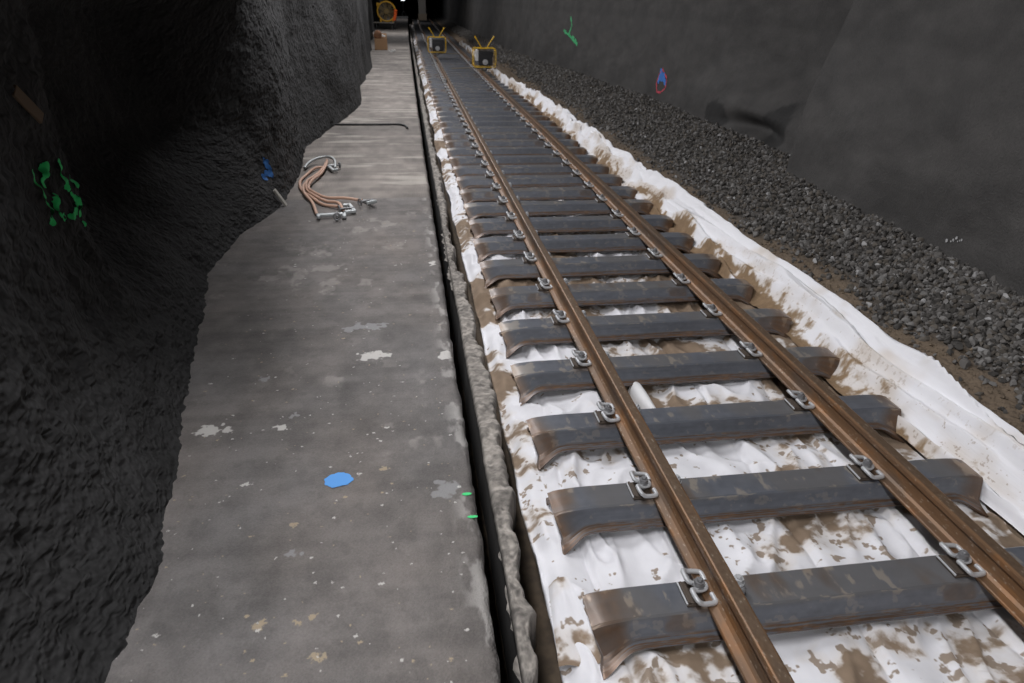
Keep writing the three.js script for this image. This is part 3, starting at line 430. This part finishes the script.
{ // ventilation fan on a trestle
  const T = thing('trestle_table', 'low grey trestle table carrying the big yellow fan', 'table', [-2.52, WALK_Y, -42.2]); const wood = std({ color: lin(.22, .20, .17), roughness: .8 }), dark = std({ color: lin(.03, .03, .03), roughness: .7 });
  mesh('table_top', rbox(1.1, .06, .7, .01, 0, .34, 0), wood, T);
  for (const [x, z] of [[.44, .3], [-.44, .3], [.44, -.3], [-.44, -.3]]) mesh('leg', rod([x, 0, z], [x * .96, .32, z * .9], .03), dark, T);
  const t = thing('ventilation_fan', 'large round yellow ventilation fan with guard grille at far walkway', 'fan', [-2.36, WALK_Y + .372, -42.2]); const yel = std({ color: lin(.66, .36, .02), roughness: .5 }), R0 = .53;
  const ring = new THREE.LatheGeometry([[.46, -.2], [.50, -.2], [.53, -.17], [.53, .17], [.50, .2], [.46, .2], [.445, .17], [.445, -.17], [.46, -.2]].map(p => new THREE.Vector2(...p)), 48).rotateX(Math.PI / 2).translate(0, R0, 0);
  mesh('housing', ring, yel, t); mesh('motor', new THREE.CylinderGeometry(.13, .13, .3, 24).rotateX(Math.PI / 2).translate(0, R0, -.02), std({ color: lin(.33, .22, .06), roughness: .6 }), t);
  for (let k = 0; k < 7; k++) { const a = k / 7 * Math.PI * 2; mesh('blade', box(.32, .17, .012, .28, 0, 0).rotateX(.6).rotateZ(a).translate(0, R0, -.02), std({ color: lin(.16, .12, .06), roughness: .6 }), t); }
  const gr = []; for (const r of [.17, .24, .31, .38, .44]) gr.push(new THREE.TorusGeometry(r, .006, 5, 40)); for (let k = 0; k < 8; k++) { const a = k / 8 * Math.PI; gr.push(rod([-.45 * Math.cos(a), -.45 * Math.sin(a), 0], [.45 * Math.cos(a), .45 * Math.sin(a), 0], .006, 5)); } mesh('guard_grille', mergeGeometries(gr).translate(0, R0, .19), std({ color: lin(.30, .23, .12), roughness: .5 }), t);
  for (const s of [-1, 1]) mesh('foot', rbox(.10, .16, .36, .015, s * .33, .08, 0), yel, t); mesh('junction_box', rbox(.16, .18, .2, .01, -.44, .86, 0), yel, t);
  const o = thing('orange_bundle', 'small bright orange bundle hanging at the right side of the fan', 'bundle', [-1.86, WALK_Y, -42.0]); const om = std({ color: lin(.85, .13, .02), roughness: .8 });
  mesh('cloth', grid(linspace(0, 1, 16), linspace(0, 1, 16), (u, v) => { const a = u * 6.283, r = .06 + .03 * v + .015 * Math.sin(a * 3 + v * 4); return [r * Math.cos(a) - .10 * v, 1.0 - .55 * v, r * .6 * Math.sin(a), u, v]; }), std({ color: lin(.85, .13, .02), roughness: .8, side: THREE.DoubleSide }), o); mesh('hood', new THREE.SphereGeometry(.09, 16, 12).scale(1, .8, .8).translate(0, .95, 0), om, o); mesh('stand', rod([-.05, 0, 0], [-.05, 1.0, 0], .02), dark, o);
}

// ---------------------------------------------------------------- yellow rail machines (bolt drivers on the rails)
function machine(label, pos) {
  const t = thing('rail_bolt_machine', label, 'machine', pos); const yel = std({ color: lin(.72, .44, .02), roughness: .45 }), blk = std({ color: lin(.012, .012, .013), roughness: .5 }), gry = std({ color: lin(.42, .42, .42), roughness: .5, metalness: .3 }), r = .012; t.scale.setScalar(.8);
  const W = .36, H = .60, D = .22;
  for (const z of [D, -D]) mesh('frame_hoop', tube([[-W, .04, z], [-W - .015, .3, z], [-W, H - .02, z], [-W + .02, H, z], [0, H, z], [W - .02, H, z], [W, H - .02, z], [W + .015, .3, z], [W, .04, z], [W - .02, .02, z], [0, .02, z], [-W + .02, .02, z]], r, 80, 8, true), yel, t);
  for (const [x, y] of [[-W, .1], [W, .1], [-W, H - .07], [W, H - .07]]) mesh('cross_tube', rod([x, y, -D], [x, y, D], r), yel, t);
  mesh('engine_block', mergeGeometries([rbox(.46, .36, .30, .03, .04, .24, 0), rbox(.50, .14, .26, .03, .04, .44, 0)]), blk, t);
  mesh('starter_cover', mergeGeometries([new THREE.CylinderGeometry(.085, .095, .06, 28).rotateX(Math.PI / 2), new THREE.CylinderGeometry(.03, .03, .02, 16).rotateX(Math.PI / 2).translate(0, 0, .035)]).translate(.02, .17, .17), gry, t);
  mesh('fuel_tank', rbox(.10, .36, .26, .03, -.25, .38, 0), std({ color: lin(.6, .6, .6), roughness: .5 }), t);
  for (const s of [-1, 1]) { const hd = mesh('handle', tube([[s * .08, H - .02, 0], [s * .17, H + .14, .02], [s * .30, H + .33, .04]], .017, 20, 8), yel, t); mesh('grip', rod([s * .275, H + .29, .037], [s * .325, H + .37, .045], .028, 10), yel, hd); }
  mesh('rail_carriage', mergeGeometries([rbox(.5, .06, .22, .01, 0, -.02, 0), rbox(.14, .05, .30, .01, 0, -.06, 0)]), std({ color: lin(.09, .08, .06), roughness: .7 }), t);
  for (const z of [-.12, .12]) mesh('guide_roller', new THREE.CylinderGeometry(.055, .055, .08, 20).rotateZ(Math.PI / 2).translate(0, -.055, z), steelDark, t);
  mesh('outrigger', rod([0, -.03, -.18], [pos[0] > 0 ? -1.1 : 1.1, -.06, -.18], .016), std({ color: lin(.2, .17, .12), roughness: .6, metalness: .3 }), t);
  return t;
}
machine('yellow-framed motor machine standing on the right rail, the nearer of two', [.575 + bend(-20), .232, -20.0]);
machine('yellow-framed motor machine standing on the left rail, the farther of two', [-.48 + bend(-25.3), .232, -25.3]);

// ---------------------------------------------------------------- marks on the walls
function strokes(pts, w, surf, seed, gap = .2) { // a line of spray paint following a wall: small blots strung along z, y points
  const gs = []; for (let i = 0; i < pts.length - 1; i++) { const [z0, y0] = pts[i], [z1, y1] = pts[i + 1]; const L = Math.hypot(z1 - z0, y1 - y0), n = Math.max(2, Math.ceil(L / (w * .6)));
    for (let k = 0; k <= n; k++) { const t = k / n, z = lerp(z0, z1, t), y = lerp(y0, y1, t); if (hash(Math.round(z * 997), Math.round(y * 997), seed) < gap) continue; const r = w * (.22 + .5 * hash(Math.round(z * 991), Math.round(y * 983), seed + 1)); const m = 5, pos = [], idx = [];
      for (let a = 0; a <= m; a++) for (let b = 0; b <= m; b++) { const dz = (a / m - .5) * 2 * r, dy = (b / m - .5) * 2 * r * 1.2; const q = Math.hypot(a / m - .5, b / m - .5) * 2, s = q > 1 ? 1 / q : 1; const zz = z + dz * s, yy = y + dy * s; pos.push(surf(zz, yy), yy, zz); }
      for (let a = 0; a < m; a++) for (let b = 0; b < m; b++) { const i0 = a * (m + 1) + b; idx.push(i0, i0 + 1, i0 + m + 1, i0 + 1, i0 + m + 2, i0 + m + 1); }
      const g = new THREE.BufferGeometry(); g.setAttribute('position', new THREE.Float32BufferAttribute(pos, 3)); g.setAttribute('uv', new THREE.Float32BufferAttribute(new Array(pos.length / 3 * 2).fill(0), 2)); g.setIndex(idx); g.computeVertexNormals(); gs.push(g); } }
  return gs;
}
const sL = (z, y) => xL(z, y) + .006, sR = (z, y) => xR(z, y) - .005;
const spray = (name, label, list, w, surf, color, seed, gap) => { const t = thing(name, label, 'paint mark'), m = std({ color, roughness: .7, side: THREE.DoubleSide }); list.forEach((l, i) => mesh('stroke', mergeGeometries(strokes(l, w, surf, seed + i * 5, gap)), m, t)); };
const GREEN = lin(.04, .75, .20), BLUE = lin(.03, .16, .50), RED = lin(.50, .05, .08);
spray('green_paint_mark', 'bright green sprayed zigzag letters on the dark left wall', [[[-2.65, 1.36], [-2.65, 1.31], [-2.67, 1.24], [-2.68, 1.17]], [[-2.77, 1.36], [-2.75, 1.34], [-2.72, 1.31], [-2.73, 1.29], [-2.79, 1.35], [-2.77, 1.36]], [[-2.76, 1.26], [-2.73, 1.21], [-2.77, 1.16], [-2.84, 1.14], [-2.94, 1.16], [-2.98, 1.18], [-2.98, 1.14]], [[-2.88, 1.36], [-2.87, 1.30], [-2.91, 1.22], [-2.97, 1.16], [-2.98, 1.07]], [[-2.96, 1.27], [-3.03, 1.22]]], .022, sL, GREEN, 1001, .18);
spray('blue_paint_mark', 'blue sprayed blotch low on the left wall beyond the hollow', [[[-6.33, .63], [-6.35, .54], [-6.23, .49]], [[-6.37, .60], [-6.37, .48], [-6.3, .52]]], .035, sL, lin(.02, .12, .36), 1041, .25);
spray('green_paint_mark', 'green sprayed arrow-like mark high on the right wall', [[[-18.65, 1.54], [-18.44, 1.34]], [[-19.07, 1.22], [-18.52, 1.11], [-17.92, .96]], [[-18.44, 1.34], [-18.6, 1.15]], [[-18.3, 1.12], [-18.0, 1.02]]], .06, sR, lin(.05, .42, .16), 1061, .2);
spray('blue_paint_mark', 'blue sprayed blob inside a red oval on the right wall', [[[-12.67, .80], [-12.70, .66]], [[-12.60, .80], [-12.54, .64]], [[-12.49, .76], [-12.36, .63]], [[-12.6, .72], [-12.4, .70]]], .085, sR, BLUE, 1081, .1);
spray('red_paint_mark', 'thin red sprayed oval around the blue blob on right wall', [[[-12.58, .86], [-12.33, .73], [-12.32, .56], [-12.5, .47], [-12.69, .46], [-12.79, .59], [-12.73, .75], [-12.58, .86]]], .03, sR, RED, 1101, .1);
spray('chalk_mark', 'faint white chalk scratches low on the right wall above the ballast', [[[-4.28, .42], [-4.23, .43]], [[-4.23, .43], [-4.19, .47]], [[-4.17, .45], [-4.14, .47]]], .016, sR, lin(.4, .4, .4), 1121, .35);
{ const b = thing('wooden_batten', 'short flat wooden batten stuck on the dark left wall', 'batten', [sL(-2.7, 1.58) + .012, 1.58, -2.7]); const m = mesh('board', rbox(.012, .15, .045, .003), std({ color: lin(.16, .11, .07), roughness: .8 }), b); m.rotation.set(.75, 0, .1); }
{ const b = thing('marker_lath', 'small pale wooden lath leaning against foot of left wall', 'lath', [sL(-6.22, .28) + .05, WALK_Y, -6.2]); const m = mesh('board', rbox(.02, .17, .05, .003, 0, .085, 0), std({ color: lin(.42, .40, .36), roughness: .8 }), b); m.rotation.set(.1, 0, .5); }

// ---------------------------------------------------------------- lamps
function lamp(z, power, i) {
  const t = thing('tunnel_lamp', `long unseen tunnel lamp high on the left vault, ${i ? ord[i] : 'first'} counted from behind the viewer`, 'lamp', [LAMP_X, LAMP_Y, z]);
  mesh('lamp_body', rbox(LAMP_W + .06, .07, LAMP_L + .08, .015, 0, .045, 0).rotateZ(LAMP_TILT), std({ color: lin(.3, .3, .3), roughness: .5 }), t);
  mesh('diffuser', rbox(LAMP_W, .02, LAMP_L, .006, 0, 0, 0).rotateZ(LAMP_TILT), std({ color: 0xffffff, emissive: LAMP_COLOR, emissiveIntensity: 3, roughness: .5 }), t);
  for (const s of [-.5, .5]) mesh('bracket', rod([0, .07, s], [-.1, .16, s], .015), steelDark, t);
  const L = new THREE.RectAreaLight(LAMP_COLOR, power, LAMP_W, LAMP_L); const dir = V(Math.sin(LAMP_TILT), -Math.cos(LAMP_TILT), 0); L.position.set(LAMP_X, LAMP_Y, z).addScaledVector(dir, .02); L.up.set(0, 0, 1); L.lookAt(L.position.clone().add(dir)); scene.add(L);
}
LAMPS.forEach(([z, p], i) => lamp(z, p, i));
{ // work light far down the tunnel
  const t = thing('work_light', 'bright white work light on a stand far down the tunnel', 'lamp', [-1.36, WALK_Y, -70]);
  for (let k = 0; k < 3; k++) { const a = k * 2.094; mesh('leg', rod([.28 * Math.cos(a), 0, .28 * Math.sin(a)], [0, .5, 0], .02), steelDark, t); }
  mesh('mast', rod([0, .4, 0], [0, 1.3, 0], .025), steelDark, t); mesh('lamp_head', rbox(.36, .3, .12, .02, 0, 1.4, -.07), steelDark, t); mesh('lamp_glass', rbox(.30, .24, .02, .01, 0, 1.4, 0), std({ color: 0xffffff, emissive: 0xf4f8ff, emissiveIntensity: 4 }), t);
  const L = new THREE.RectAreaLight(0xf4f8ff, 60, .3, .24); L.position.set(-1.36, WALK_Y + 1.4, -69.97); L.lookAt(-1.2, .3, -60); scene.add(L);
  const b = thing('equipment_cabinet', 'tall pale grey cabinet standing on the far dark track', 'cabinet', [.2, 0, -64]); mesh('body', rbox(.6, 1.8, .5, .02, 0, 1.5, 0), std({ color: lin(.35, .33, .3), roughness: .7 }), b); mesh('plinth', rbox(.7, .5, .6, .02, 0, .36, 0), std({ color: lin(.4, .33, .25), roughness: .8 }), b);
}
renderer.render(scene, camera);
